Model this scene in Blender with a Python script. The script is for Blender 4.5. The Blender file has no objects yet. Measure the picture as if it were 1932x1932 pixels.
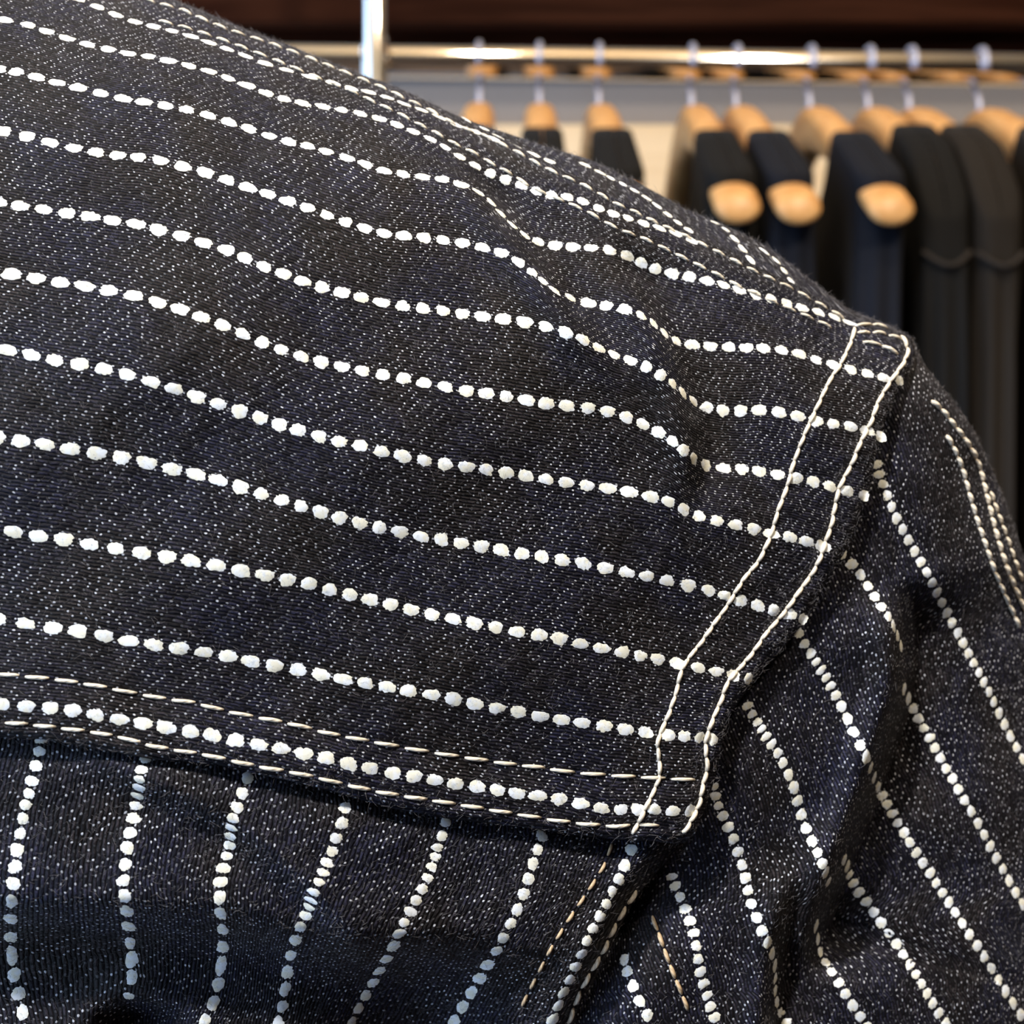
import bpy, math, random
import numpy as np
from mathutils import Vector

random.seed(7)
rng = np.random.default_rng(7)
scene = bpy.context.scene
COL = scene.collection

# ------------------------------------------------------------------ camera
F = 2072.0                      # focal length in photo pixels (1932 x 1932 frame)
D0 = 0.160                      # distance of the reference plane, metres
CAM = np.array([0.0, 0.0, 1.25])
cam_data = bpy.data.cameras.new('camera')
cam_data.sensor_fit = 'HORIZONTAL'
cam_data.sensor_width = 36.0
cam_data.lens = 36.0 * F / 1932.0
cam_data.clip_start = 0.01
cam_data.clip_end = 50.0
cam_data.dof.use_dof = True
cam_data.dof.focus_distance = D0 * (1 + 170.0 / F)
cam_data.dof.aperture_fstop = 19.0
cam = bpy.data.objects.new('camera', cam_data)
cam.location = CAM
cam.rotation_euler = (math.pi / 2, 0, 0)
COL.objects.link(cam)
scene.camera = cam

# ------------------------------------------------------------------ world, lights, exposure
world = bpy.data.worlds.new('world')
scene.world = world
world.use_nodes = True
bg = world.node_tree.nodes['Background']
bg.inputs[0].default_value = (0.50, 0.70, 1.0, 1)
bg.inputs[1].default_value = 4.0

vs = scene.view_settings
vs.view_transform = 'Standard'
vs.look = 'None'
vs.gamma = 1.0
vs.use_curve_mapping = False
vs.exposure = 0.0


def lamp(name, rel, aim, power, color, radius, half, blend):
    d = bpy.data.lights.new(name, 'SPOT')
    d.energy = power
    d.color = color
    d.shadow_soft_size = radius
    d.spot_size = math.radians(2 * half)
    d.spot_blend = blend
    o = bpy.data.objects.new(name, d)
    o.location = CAM + np.array(rel)
    o.rotation_euler = Vector(np.array(aim) - np.array(rel)).to_track_quat('-Z', 'Y').to_euler()
    COL.objects.link(o)
    return o


# track spots of the shop ceiling: one on the jacket, three on the rail
lamp('ceiling_spot', (-0.50, -0.52, 1.05), (0.0, 0.17, 0.0), 138, (1.0, 0.96, 0.92), 0.045, 24, 0.5)
lamp('ceiling_spot', (0.57, -0.55, 1.25), (0.4, 1.0, 0.2), 84, (1.0, 0.88, 0.72), 0.05, 34, 0.6)


def bulb(rel, power, color, radius):
    d = bpy.data.lights.new('pendant_bulb', 'POINT')
    d.energy = power
    d.color = color
    d.shadow_soft_size = radius
    o = bpy.data.objects.new('pendant_bulb', d)
    o.location = CAM + np.array(rel)
    COL.objects.link(o)


bulb((-0.05, 0.12, 1.30), 17, (1.0, 0.83, 0.60), 0.045)
bulb((0.47, 0.12, 1.30), 18, (1.0, 0.83, 0.60), 0.045)

# ------------------------------------------------------------------ node helpers


class NT:
    def __init__(self, name):
        self.mat = bpy.data.materials.new(name)
        self.mat.use_nodes = True
        self.t = self.mat.node_tree
        self.t.nodes.clear()
        self.out = self.t.nodes.new('ShaderNodeOutputMaterial')
        self.b = self.t.nodes.new('ShaderNodeBsdfPrincipled')
        self.t.links.new(self.b.outputs[0], self.out.inputs[0])

    def put(self, sock, v):
        if hasattr(v, 'is_linked') or hasattr(v, 'links'):
            self.t.links.new(v, sock)
        else:
            sock.default_value = v

    def math(self, op, a, b=0.0, c=None, clamp=False):
        n = self.t.nodes.new('ShaderNodeMath')
        n.operation = op
        n.use_clamp = clamp
        self.put(n.inputs[0], a)
        self.put(n.inputs[1], b)
        if c is not None:
            self.put(n.inputs[2], c)
        return n.outputs[0]

    def sstep(self, x, a, b, lo=0.0, hi=1.0):
        n = self.t.nodes.new('ShaderNodeMapRange')
        n.interpolation_type = 'SMOOTHSTEP'
        self.put(n.inputs[0], x)
        for i, v in enumerate((a, b, lo, hi)):
            n.inputs[i + 1].default_value = v
        return n.outputs[0]

    def mix(self, f, a, b):
        n = self.t.nodes.new('ShaderNodeMix')
        n.data_type = 'RGBA'
        self.put(n.inputs[0], f)
        self.put(n.inputs[6], a if hasattr(a, 'links') else (*a, 1))
        self.put(n.inputs[7], b if hasattr(b, 'links') else (*b, 1))
        return n.outputs[2]

    def vec(self, x, y, z=0.0):
        n = self.t.nodes.new('ShaderNodeCombineXYZ')
        self.put(n.inputs[0], x)
        self.put(n.inputs[1], y)
        self.put(n.inputs[2], z)
        return n.outputs[0]

    def noise(self, v, scale, detail=2.0, rough=0.5):
        n = self.t.nodes.new('ShaderNodeTexNoise')
        if v is not None:
            self.t.links.new(v, n.inputs['Vector'])
        n.inputs['Scale'].default_value = scale
        n.inputs['Detail'].default_value = detail
        n.inputs['Roughness'].default_value = rough
        return n.outputs[0]

    def white(self, v):
        n = self.t.nodes.new('ShaderNodeTexWhiteNoise')
        n.noise_dimensions = '3D'
        self.t.links.new(v, n.inputs['Vector'])
        return n.outputs[0]

    def bump(self, h, dist, strength=1.0):
        n = self.t.nodes.new('ShaderNodeBump')
        n.inputs['Strength'].default_value = strength
        n.inputs['Distance'].default_value = dist
        self.t.links.new(h, n.inputs['Height'])
        self.t.links.new(n.outputs[0], self.b.inputs['Normal'])

    def set(self, **kw):
        for k, v in kw.items():
            s = self.b.inputs[k.replace('_', ' ')]
            if isinstance(v, tuple) and len(v) == 3 and s.type == 'RGBA':
                v = (*v, 1)
            self.put(s, v)


def simple(name, color, rough=0.6, metal=0.0, spec=0.4):
    n = NT(name)
    n.set(Base_Color=color, Roughness=rough, Metallic=metal)
    n.b.inputs['Specular IOR Level'].default_value = spec
    return n.mat


def denim(name):
    n = NT(name)
    uv = n.t.nodes.new('ShaderNodeUVMap').outputs[0]
    sp = n.t.nodes.new('ShaderNodeSeparateXYZ')
    n.t.links.new(uv, sp.inputs[0])
    U0, V0 = sp.outputs[0], sp.outputs[1]
    # slight irregularity of the yarns
    wob = n.noise(uv, 0.35, 2)
    wob2 = n.noise(uv, 1.3, 1)
    V = n.math('ADD', V0, n.math('MULTIPLY', n.math('SUBTRACT', wob, 0.5), 0.7))
    U = n.math('ADD', U0, n.math('MULTIPLY', n.math('SUBTRACT', wob2, 0.5), 0.5))
    PV, PU = 0.58, 1.75
    rowf = n.math('DIVIDE', V, PV)
    row = n.math('FLOOR', rowf)
    rr = n.white(n.vec(row, 3.3, 1.7))
    cuf = n.math('ADD', n.math('DIVIDE', U, PU), n.math('ADD', n.math('MULTIPLY', row, 0.3667), n.math('MULTIPLY', rr, 0.22)))
    cell = n.math('FLOOR', cuf)
    r1 = n.white(n.vec(cell, row, 0.5))
    r2 = n.white(n.vec(cell, row, 7.5))
    r3 = n.white(n.vec(cell, row, 13.5))
    fu = n.math('SUBTRACT', n.math('SUBTRACT', cuf, cell), n.math('ADD', 0.34, n.math('MULTIPLY', r2, 0.32)))
    fv = n.math('SUBTRACT', n.math('SUBTRACT', rowf, row), n.math('ADD', 0.36, n.math('MULTIPLY', r3, 0.28)))
    du = n.math('DIVIDE', n.math('MULTIPLY', fu, PU), 0.22)
    dv = n.math('DIVIDE', n.math('MULTIPLY', fv, PV), 0.185)
    d = n.math('SQRT', n.math('ADD', n.math('MULTIPLY', du, du), n.math('MULTIPLY', dv, dv)))
    speck = n.sstep(d, 1.05, 0.55)
    # rubbed and unrubbed areas show more or less of the white weft
    wear = n.noise(uv, 0.075, 3, 0.6)
    vis = n.math('MULTIPLY', n.sstep(r1, 0.18, 1.0, 0.05, 1.0), n.sstep(wear, 0.30, 0.62, 0.35, 1.0))
    speck = n.math('MULTIPLY', speck, vis)
    # warp yarn relief and streaks
    cu2 = n.math('ADD', cuf, 0.5)
    cell2 = n.math('FLOOR', cu2)
    r4 = n.white(n.vec(cell2, row, 21.5))
    p = n.math('SINE', n.math('MULTIPLY', n.math('SUBTRACT', cu2, cell2), math.pi))
    q = n.math('SINE', n.math('MULTIPLY', n.math('SUBTRACT', rowf, row), math.pi))
    st1 = n.noise(n.vec(n.math('MULTIPLY', U, 0.9), n.math('MULTIPLY', V, 3.0)), 1.0, 3, 0.65)
    st2 = n.noise(n.vec(n.math('MULTIPLY', U, 2.0), n.math('MULTIPLY', V, 6.5), 4.0), 1.0, 2, 0.6)
    # every warp float is a short raised dash with its own tone
    dash = n.math('MULTIPLY', n.sstep(p, 0.15, 0.75), n.sstep(q, 0.30, 0.88))
    dash = n.math('MULTIPLY', dash, n.sstep(r4, 0.05, 1.0, 0.12, 1.0))
    streak = n.math('MULTIPLY', dash, n.sstep(st2, 0.34, 0.60, 0.15, 1.0))
    streak = n.math('MAXIMUM', streak, n.math('MULTIPLY', n.sstep(st1, 0.52, 0.70), n.sstep(st2, 0.45, 0.65, 0.0, 0.8)))
    tone = n.noise(uv, 0.055, 3, 0.55)
    base = n.mix(n.sstep(tone, 0.36, 0.64), (0.0026, 0.0021, 0.0022), (0.0021, 0.0021, 0.0046))
    lite = n.mix(n.sstep(tone, 0.36, 0.64), (0.037, 0.031, 0.034), (0.029, 0.030, 0.062))  # yarn tone varies at random; bluer patches also paint in a lit sheen
    c = n.mix(streak, base, lite)
    c = n.mix(speck, c, (0.58, 0.60, 0.67))
    n.set(Base_Color=c, Roughness=0.62)
    n.b.inputs['Specular IOR Level'].default_value = 0.10
    n.b.inputs['Sheen Weight'].default_value = 0.025
    n.b.inputs['Sheen Roughness'].default_value = 0.45
    n.b.inputs['Sheen Tint'].default_value = (0.75, 0.75, 0.85, 1)
    h = n.math('ADD', n.math('MULTIPLY', n.math('MULTIPLY', q, n.math('ADD', n.math('MULTIPLY', p, 0.6), 0.4)), 0.7), n.math('ADD', n.math('MULTIPLY', st1, 0.9), n.math('MULTIPLY', speck, 0.5)))
    n.bump(h, 0.00022, 1.0)
    return n.mat


def dotmat(name):
    n = NT(name)
    g = n.t.nodes.new('ShaderNodeNewGeometry')
    pos = g.outputs['Position']
    a = n.noise(pos, 2600.0, 3, 0.7)
    b = n.noise(pos, 700.0, 2, 0.5)
    c = n.mix(n.sstep(b, 0.40, 0.62), (0.74, 0.73, 0.62), (0.76, 0.80, 0.84))
    e = n.noise(pos, 1100.0, 3, 0.7)
    c = n.mix(n.sstep(e, 0.54, 0.68, 0.0, 0.42), c, (0.36, 0.42, 0.48))
    c = n.mix(n.sstep(a, 0.60, 0.72, 0.0, 0.62), c, (0.16, 0.17, 0.19))
    n.set(Base_Color=c, Roughness=0.85)
    n.b.inputs['Specular IOR Level'].default_value = 0.15
    n.bump(a, 0.00004, 0.6)
    return n.mat


def threadmat(name, col):
    n = NT(name)
    uv = n.t.nodes.new('ShaderNodeUVMap').outputs[0]
    sp = n.t.nodes.new('ShaderNodeSeparateXYZ')
    n.t.links.new(uv, sp.inputs[0])
    ply = n.math('SINE', n.math('MULTIPLY', n.math('ADD', sp.outputs[0], n.math('MULTIPLY', sp.outputs[1], 1.0)), 2 * math.pi * 2.0))
    ply = n.sstep(ply, -0.9, 0.2)
    c = n.mix(ply, tuple(x * 0.72 for x in col), col)
    n.set(Base_Color=c, Roughness=0.55)
    n.b.inputs['Specular IOR Level'].default_value = 0.35
    n.bump(ply, 0.00006, 0.7)
    return n.mat


M_DENIM = denim('denim')
M_DOT = dotmat('white_print')
M_THREAD = threadmat('cream_thread', (0.82, 0.73, 0.58))
M_THREAD_TAN = threadmat('tan_thread', (0.55, 0.40, 0.24))
M_FUZZ = simple('lint', (0.17, 0.16, 0.165), 0.8, 0, 0.1)

# ------------------------------------------------------------------ mesh helpers


def new_mesh(name, verts, faces, mat, parent=None, uv=None, smooth=True):
    verts = np.asarray(verts, dtype=np.float32)
    me = bpy.data.meshes.new(name)
    if isinstance(faces, np.ndarray):
        nf, k = faces.shape
        me.vertices.add(len(verts))
        me.vertices.foreach_set('co', verts.ravel())
        me.loops.add(nf * k)
        me.loops.foreach_set('vertex_index', faces.astype(np.int32).ravel())
        me.polygons.add(nf)
        me.polygons.foreach_set('loop_start', np.arange(0, nf * k, k, dtype=np.int32))
        me.polygons.foreach_set('loop_total', np.full(nf, k, dtype=np.int32))
        me.update(calc_edges=True)
    else:
        me.from_pydata([tuple(map(float, v)) for v in verts], [], faces)
        me.update()
    if uv is not None:
        li = np.empty(len(me.loops), dtype=np.int32)
        me.loops.foreach_get('vertex_index', li)
        lay = me.uv_layers.new(name='UVMap')
        lay.data.foreach_set('uv', np.asarray(uv, dtype=np.float32)[li].ravel())
    if smooth:
        me.polygons.foreach_set('use_smooth', np.ones(len(me.polygons), dtype=bool))
    me.materials.append(mat)
    o = bpy.data.objects.new(name, me)
    COL.objects.link(o)
    if parent is not None:
        o.parent = parent
    return o


def empty(name, loc=(0, 0, 0)):
    o = bpy.data.objects.new(name, None)
    o.location = loc
    o.empty_display_size = 0.05
    COL.objects.link(o)
    return o


def tag(o, label=None, cat=None, group=None, kind=None):
    if label:
        o['label'] = label
    if cat:
        o['category'] = cat
    if group:
        o['group'] = group
    if kind:
        o['kind'] = kind
    return o


def box(name, lo, hi, mat, parent=None, bev=0.0):
    x0, y0, z0 = lo
    x1, y1, z1 = hi
    v = [(x0, y0, z0), (x1, y0, z0), (x1, y1, z0), (x0, y1, z0), (x0, y0, z1), (x1, y0, z1), (x1, y1, z1), (x0, y1, z1)]
    f = [(0, 3, 2, 1), (4, 5, 6, 7), (0, 1, 5, 4), (1, 2, 6, 5), (2, 3, 7, 6), (3, 0, 4, 7)]
    o = new_mesh(name, v, f, mat, parent, smooth=False)
    if bev:
        m = o.modifiers.new('bevel', 'BEVEL')
        m.width = bev
        m.segments = 2
    return o


def grid_faces(nt, ns):
    i = np.arange(nt - 1)[:, None] * ns + np.arange(ns - 1)[None, :]
    i = i.ravel()
    return np.stack([i, i + ns, i + ns + 1, i + 1], axis=1)


def tube(path, radii, sides, closed_caps=True):
    """vertices and quads of a tube along a path (list of 3-vectors)."""
    path = np.asarray(path, float)
    n = len(path)
    radii = np.broadcast_to(np.asarray(radii, float), (n,))
    tang = np.gradient(path, axis=0)
    tang /= np.linalg.norm(tang, axis=1)[:, None] + 1e-12
    ref = np.zeros(3)
    ref[int(np.argmin(np.abs(tang[0])))] = 1.0
    V, uv = [], []
    prev = None
    for i in range(n):
        a = np.cross(tang[i], ref) if prev is None else prev - tang[i] * (prev @ tang[i])
        a /= np.linalg.norm(a) + 1e-12
        prev = a
        b = np.cross(tang[i], a)
        for k in range(sides):
            t = 2 * math.pi * k / sides
            V.append(path[i] + radii[i] * (math.cos(t) * a + math.sin(t) * b))
            uv.append((i / (n - 1), k / sides))
    fs = []
    for i in range(n - 1):
        for k in range(sides):
            k2 = (k + 1) % sides
            fs.append((i * sides + k, i * sides + k2, (i + 1) * sides + k2, (i + 1) * sides + k))
    if closed_caps:
        fs.append(tuple(range(sides - 1, -1, -1)))
        fs.append(tuple((n - 1) * sides + k for k in range(sides)))
    return V, fs, uv


# ------------------------------------------------------------------ pixel geometry of the jacket
def un(x, y, z):
    """point that the photo shows at (x, y), z reference pixels behind the reference plane."""
    x, y, z = np.broadcast_arrays(np.asarray(x, float), np.asarray(y, float), np.asarray(z, float))
    d = D0 * (1 + z / F)
    return np.stack([CAM[0] + (x - 966) / F * d, CAM[1] + d, CAM[2] - (y - 966) / F * d], axis=-1)


MM = D0 / F                      # one reference pixel in metres


def pl(s):
    """'x,y x,y ...' -> array"""
    return np.array([[float(q) for q in p.split(',')] for p in s.split()])


def resample(p, n, smooth=0):
    p = np.asarray(p, float)
    seg = np.r_[0, np.cumsum(np.hypot(*np.diff(p, axis=0).T))]
    t = np.linspace(0, seg[-1], n)
    q = np.stack([np.interp(t, seg, p[:, 0]), np.interp(t, seg, p[:, 1])], axis=1)
    for _ in range(smooth):
        q[1:-1] = 0.25 * q[:-2] + 0.5 * q[1:-1] + 0.25 * q[2:]
    return q


def sdist(x, y, poly):
    """signed distance (right-hand side, i.e. towards (ty,-tx)) and 0..1 position along a polyline."""
    x = np.asarray(x, float)
    y = np.asarray(y, float)
    best = np.full(x.shape, 1e18)
    sgn = np.zeros(x.shape)
    par = np.zeros(x.shape)
    L = np.r_[0, np.cumsum(np.hypot(*np.diff(poly, axis=0).T))]
    for i in range(len(poly) - 1):
        ax, ay = poly[i]
        bx, by = poly[i + 1]
        tx, ty = bx - ax, by - ay
        l2 = tx * tx + ty * ty
        t = np.clip(((x - ax) * tx + (y - ay) * ty) / l2, 0, 1)
        dx, dy = x - ax - t * tx, y - ay - t * ty
        d2 = dx * dx + dy * dy
        m = d2 < best
        best = np.where(m, d2, best)
        sgn = np.where(m, np.sign(dx * ty - dy * tx), sgn)
        par = np.where(m, (L[i] + t * (L[i + 1] - L[i])) / L[-1], par)
    return np.sqrt(best) * sgn, par


def sm(a, b, x):
    t = np.clip((x - a) / (b - a), 0, 1)
    return t * t * (3 - 2 * t)


def fold(x, y, poly, H, w, lam, f0=0.2, f1=0.2, ridge=0.3):
    d, a = sdist(x, y, poly)
    fade = sm(-0.02, f0, a) * sm(1.02, 1 - f1, a)
    z = sm(-w, w, d) * np.exp(-np.maximum(d - w, 0) / lam)
    z = z - ridge * np.exp(-((d + w * 1.1) / (1.4 * w)) ** 2)
    return H * fade * z


_ph = rng.uniform(0, 6.28, (14, 3))
_kk = rng.uniform(0.6, 1.5, (14, 2))
_an = rng.uniform(0, 6.28, 14)


def wave(x, y, lam, seed=0):
    z = 0
    for i in range(6):
        j = (i + seed * 3) % 14
        k = 2 * math.pi / lam * _kk[j, 0]
        z = z + np.sin(k * (np.cos(_an[j]) * x + np.sin(_an[j]) * y) + _ph[j, 0])
    return z / 6


SIL = resample(pl('-260,-250 -150,-190 0,-120 200,-42 330,0 400,28 470,58 550,88 600,108 650,127 700,148 740,160 800,188 850,213 900,233 950,249 1010,270 1060,285 1110,300 1150,318 1200,343 1250,370 1300,398 1350,417 1400,440 1440,461 1480,489 1530,528 1560,553 1600,583 1640,599 1690,618 1725,640'), 300, 6)
SLSIL = resample(pl('1715,622 1730,655 1745,690 1772,722 1802,760 1832,802 1857,850 1878,900 1898,950 1917,1005 1935,1060 1965,1140 2010,1270 2060,1450 2110,1700 2140,1950 2150,2100'), 200, 4)
ROW1 = pl('200,-30 290,5 345,20 400,45 450,64 510,83 585,111 659,141 696,156 735,172 767,189 802,204 847,230 878,245 911,256 960,280 989,295 1019,313 1054,330 1095,347 1131,367 1160,385 1190,397 1225,415 1260,431 1305,452 1357,478 1424,513 1453,526 1498,547 1525,563 1565,585 1600,606')
ROW2 = pl('300,40 360,56 430,80 500,107 552,128 593,145 640,164 674,178 708,195 752,215 782,232 819,250 854,271 897,291 930,311 967,330 989,346 1015,360 1067,382 1108,400 1143,421 1176,437 1213,450 1240,463 1301,493 1360,522 1394,541 1430,557 1475,577 1524,598 1566,617 1598,634')
EDGE_R = pl('1720,640 1726,668 1712,708 1692,742 1674,782 1663,820 1652,862 1644,900 1628,948 1612,1000 1600,1032 1582,1062 1560,1096 1532,1148 1510,1182 1480,1220 1450,1252 1420,1290 1398,1318 1376,1352 1364,1392 1357,1432 1348,1472 1336,1512 1314,1566 1292,1592')
EDGE_B = pl('-170,1382 0,1392 81,1395 170,1411 283,1432 405,1442 486,1461 567,1478 668,1505 741,1525 845,1545 928,1554 990,1561 1100,1577 1180,1585 1292,1592')
L1 = pl('1612,618 1606,645 1585,690 1568,712 1550,750 1535,780 1520,815 1507,845 1495,880 1487,910 1475,945 1465,970 1457,1000 1450,1020 1430,1060 1405,1090 1385,1120 1370,1145 1345,1180 1320,1215 1297,1245 1283,1270 1275,1310 1262,1345 1247,1380 1240,1402 1243,1430 1246,1455 1240,1475 1230,1500 1215,1530 1200,1560 1190,1580')
L2 = pl('1700,634 1713,660 1705,684 1690,705 1675,725 1655,760 1645,790 1635,810 1620,840 1608,870 1595,895 1580,925 1573,960 1568,990 1558,1015 1550,1045 1535,1075 1515,1105 1490,1140 1470,1165 1445,1195 1420,1230 1395,1260 1370,1290 1360,1320 1345,1355 1330,1395 1331,1420 1334,1450 1325,1480 1320,1510 1310,1535 1295,1562 1278,1582')
B1 = pl('-120,1262 0,1272 50,1276 115,1283 180,1293 245,1306 310,1318 370,1326 400,1335 455,1348 510,1358 560,1368 620,1384 680,1395 735,1405 790,1415 845,1424 900,1432 960,1441 1015,1447 1080,1457 1130,1461 1190,1465 1230,1467 1290,1470 1326,1473')
B2 = pl('-120,1352 0,1362 40,1365 105,1372 170,1380 230,1391 290,1408 345,1417 390,1424 435,1434 490,1446 547,1456 600,1467 660,1482 720,1495 770,1503 830,1512 885,1521 940,1530 990,1538 1050,1548 1110,1555 1165,1559 1215,1555 1290,1564')


def ysil(x):
    return np.interp(x, SIL[:, 0], SIL[:, 1])


def Rtop(x):
    return np.interp(x, [0, 900, 1700], [950, 640, 260])


def ztop(x, y):
    R = Rtop(x)
    g = np.clip((y - ysil(x)) / R, 0, 1)
    q = 1 - g
    return 0.75 * R * (1 - np.sqrt(np.maximum(1 - q * q, 0)))


def zx(x):
    return 0.00015 * np.maximum(x, 0) ** 2


FA = pl('840,262 880,318 930,385 975,440 1025,505 1070,562 1130,640 1200,720')
FB = pl('1120,420 1180,520 1235,600 1268,668 1296,745 1312,800 1318,862 1306,930 1296,985')
FC = pl('1400,430 1250,380')


def z_yoke(x, y):
    z = ztop(x, y) + zx(x)
    below = y - np.interp(x, ROW1[:, 0], ROW1[:, 1])
    fd = sm(15, 110, below)
    z = z + fd * fold(x, y, FA, 62, 24, 130, 0.25, 0.35, 0.35)
    z = z + fd * fold(x, y, FB, 58, 26, 110, 0.3, 0.25, 0.35)
    z = z + 14 * wave(x, y, 420, 0) + 3.2 * wave(x, y, 120, 1)
    d1, _ = sdist(x, y, L1)
    d2, _ = sdist(x, y, L2)
    # the turned seam allowance lifts the band between the two armhole rows
    near = np.exp(-(np.minimum(np.abs(d1), np.abs(d2)) / 9.0) ** 2)
    band = sm(-22, 6, d1)
    pk = 3.5 * np.sin((x * 0.35 + y) / 9.5) * np.exp(-(np.minimum(np.abs(d1), np.abs(d2)) / 26.0) ** 2)
    z = z - 9 * band + 6 * near + pk * 0.8
    # the edge of the band rolls over
    de, _ = sdist(x, y, EDGE_R)
    z = z + 14 * np.exp(-(np.abs(de) / 10.0) ** 2)
    for row, dep in ((B1, 5), (B2, 6), (ROW1, 5), (ROW2, 5)):
        d, _ = sdist(x, y, row)
        z = z + dep * np.exp(-(d / 9.0) ** 2) * (0.8 + 0.35 * np.sin(x / 9.0))
    db, _ = sdist(x, y, EDGE_B)
    z = z - 7 * sm(-110, -70, -np.abs(db)) + 12 * np.exp(-(np.abs(db) / 9.0) ** 2)
    return z


def z_front(x, y):
    return ztop(x, y) + zx(x) + 8 + 14 * wave(x, y, 420, 0) + 3.2 * wave(x, y, 120, 1)


G1 = pl('120,1440 200,1470 260,1486 350,1525 435,1572 510,1632 585,1704 640,1770 690,1850')
SHADE_STEP = pl('1060,1812 900,1806 760,1812 640,1812 540,1790 440,1762 300,1752 200,1748 100,1745 -30,1742 -200,1740')
G3 = pl('400,1965 340,1918 290,1898 240,1895 195,1915 150,1965')
G4 = pl('700,1580 690,1660 660,1760 620,1860')


def z_back(x, y):
    z = zx(x) + 24 + 8 * wave(x, y, 330, 2) + 3 * wave(x, y, 110, 3)
    # tucked under the yoke
    z = z + 22 * np.exp(-np.maximum(y - np.interp(x, EDGE_B[:, 0], EDGE_B[:, 1]), 0) / 30.0)
    z = z - fold(x, y, G1, 30, 28, 110, 0.2, 0.2, 0.3)
    z = z + fold(x, y, SHADE_STEP, 165, 60, 1500, 0.25, 0.02, 0.10)  # step added to the cloth so that the area below falls into shade
    z = z + fold(x, y, G3, 70, 26, 120, 0.45, 0.45, 0.2)
    z = z + 0.55 * np.maximum(y - 1790, 0) * sm(520, 760, x)
    # roll of the armhole seam
    dm, _ = sdist(x, y, PANEL_R)
    z = z + 40 * np.exp(-(np.abs(dm) / 22.0) ** 2) - 14 * np.exp(-((np.abs(dm) - 42) / 26.0) ** 2)
    return z


PANEL_R = pl('1300,1575 1262,1620 1226,1660 1196,1700 1172,1745 1150,1792 1124,1845 1098,1890 1078,1940 1056,2000 1040,2070')
H1 = pl('1690,1090 1702,1180 1706,1262 1694,1330 1668,1408 1642,1480 1612,1560 1582,1640 1556,1700 1536,1770 1520,1850')
H2 = pl('1520,1620 1490,1700 1468,1780 1458,1850 1452,1932 1450,2050')
H3 = pl('1400,1420 1420,1520 1440,1600')


def z_sleeve(x, y):
    xr = np.interp(y, SLSIL[:, 1], SLSIL[:, 0])
    R = np.interp(y, [640, 900, 1400, 2000], [60, 190, 300, 340])
    g = np.clip((xr - x) / R, 0, 1)
    q = 1 - g
    z = zx(x) + 34 + R * (1 - np.sqrt(np.maximum(1 - q * q, 0)))
    z = z + ztop(np.minimum(x, 1715), y) * 0.6 * sm(820, 640, y)
    z = z + 16 * wave(x, y, 300, 4) + 4 * wave(x, y, 105, 5)
    z = z - fold(x, y, H1, -115, 26, 160, 0.15, 0.15, 0.45)
    z = z - fold(x, y, H2, -70, 22, 130, 0.3, 0.1, 0.4)
    de, _ = sdist(x, y, EDGE_R)
    z = z + 30 * np.exp(-np.abs(de) / 40.0)
    dm, _ = sdist(x, y, PANEL_R)
    z = z + 150 * np.exp(-np.abs(dm) / 75.0) * sm(1540, 1720, y)
    return z


def coons(top, bottom, left, right, ns, nt):
    T = resample(top, ns, 1)
    B = resample(bottom, ns, 1)
    Lc = resample(left, nt, 1)
    Rc = resample(right, nt, 1)
    s = np.linspace(0, 1, ns)[None, :, None]
    t = np.linspace(0, 1, nt)[:, None, None]
    P = (1 - t) * T[None] + t * B[None] + (1 - s) * Lc[:, None] + s * Rc[:, None]
    P -= (1 - s) * (1 - t) * T[0] + s * (1 - t) * T[-1] + (1 - s) * t * B[0] + s * t * B[-1]
    return P[..., 0], P[..., 1]


jacket = empty('denim_jacket', un(900, 1932, 200))
tag(jacket, 'dark indigo denim jacket with rows of white dots and cream topstitching in the foreground', 'jacket')
_off = -np.array(jacket.location)


def cloth(name, X, Y, Z, uvu, uvv, thick=0.00055, P=None):
    P = un(X, Y, Z) if P is None else P
    nt, ns = P.shape[:2]
    o = new_mesh(name, P.reshape(-1, 3) + _off, grid_faces(nt, ns), M_DENIM, jacket,
                 uv=np.stack([uvu.ravel(), uvv.ravel()], axis=1))
    m = o.modifiers.new('cloth_thickness', 'SOLIDIFY')
    m.thickness = thick
    m.offset = -1
    return o


def arc(P, axis):
    d = np.linalg.norm(np.diff(P, axis=axis), axis=-1) * 1000
    z = np.zeros_like(np.take(d, [0], axis=axis))
    return np.concatenate([z, np.cumsum(d, axis=axis)], axis=axis)


# stripes: every point is a dot of the print ---------------------------------
S = {}
S[0] = pl('105,-16 145,-3 185,13 217,28 255,42 290,50 325,58 360,68 395,80 428,92 462,105 500,120 540,132 585,145 630,157 663,167 696,173 730,183 762,196 796,207 830,221 862,237 897,248 930,262')
S[1] = pl('-40,25 10,38 55,47 88,59 125,72 165,84 204,93 242,101 280,106 318,114 356,124 395,134 430,147 466,161 503,176 535,187 570,195 610,201 645,207 680,214 715,223 750,235 780,248 813,262 840,277 868,296 897,313 925,328 953,339 985,350 1012,361 1040,369 1070,371 1100,379 1130,393 1157,404 1185,411 1215,422 1244,430 1275,439 1305,454')
S[2] = pl('-40,122 0,131 30,135 69,145 107,156 147,165 190,176 232,186 272,192 312,199 352,206 392,217 432,230 470,243 508,257 545,268 580,275 615,285 655,298 690,310 725,323 760,329 798,334 835,337 870,347 905,362 928,381 944,402 966,425 990,445 1015,457 1047,464 1080,466 1115,467 1150,471 1185,482 1210,496 1236,508 1268,517 1300,522 1335,530 1365,537 1395,547 1425,556 1455,564 1485,573 1513,581 1545,589 1575,598 1603,609')
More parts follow.
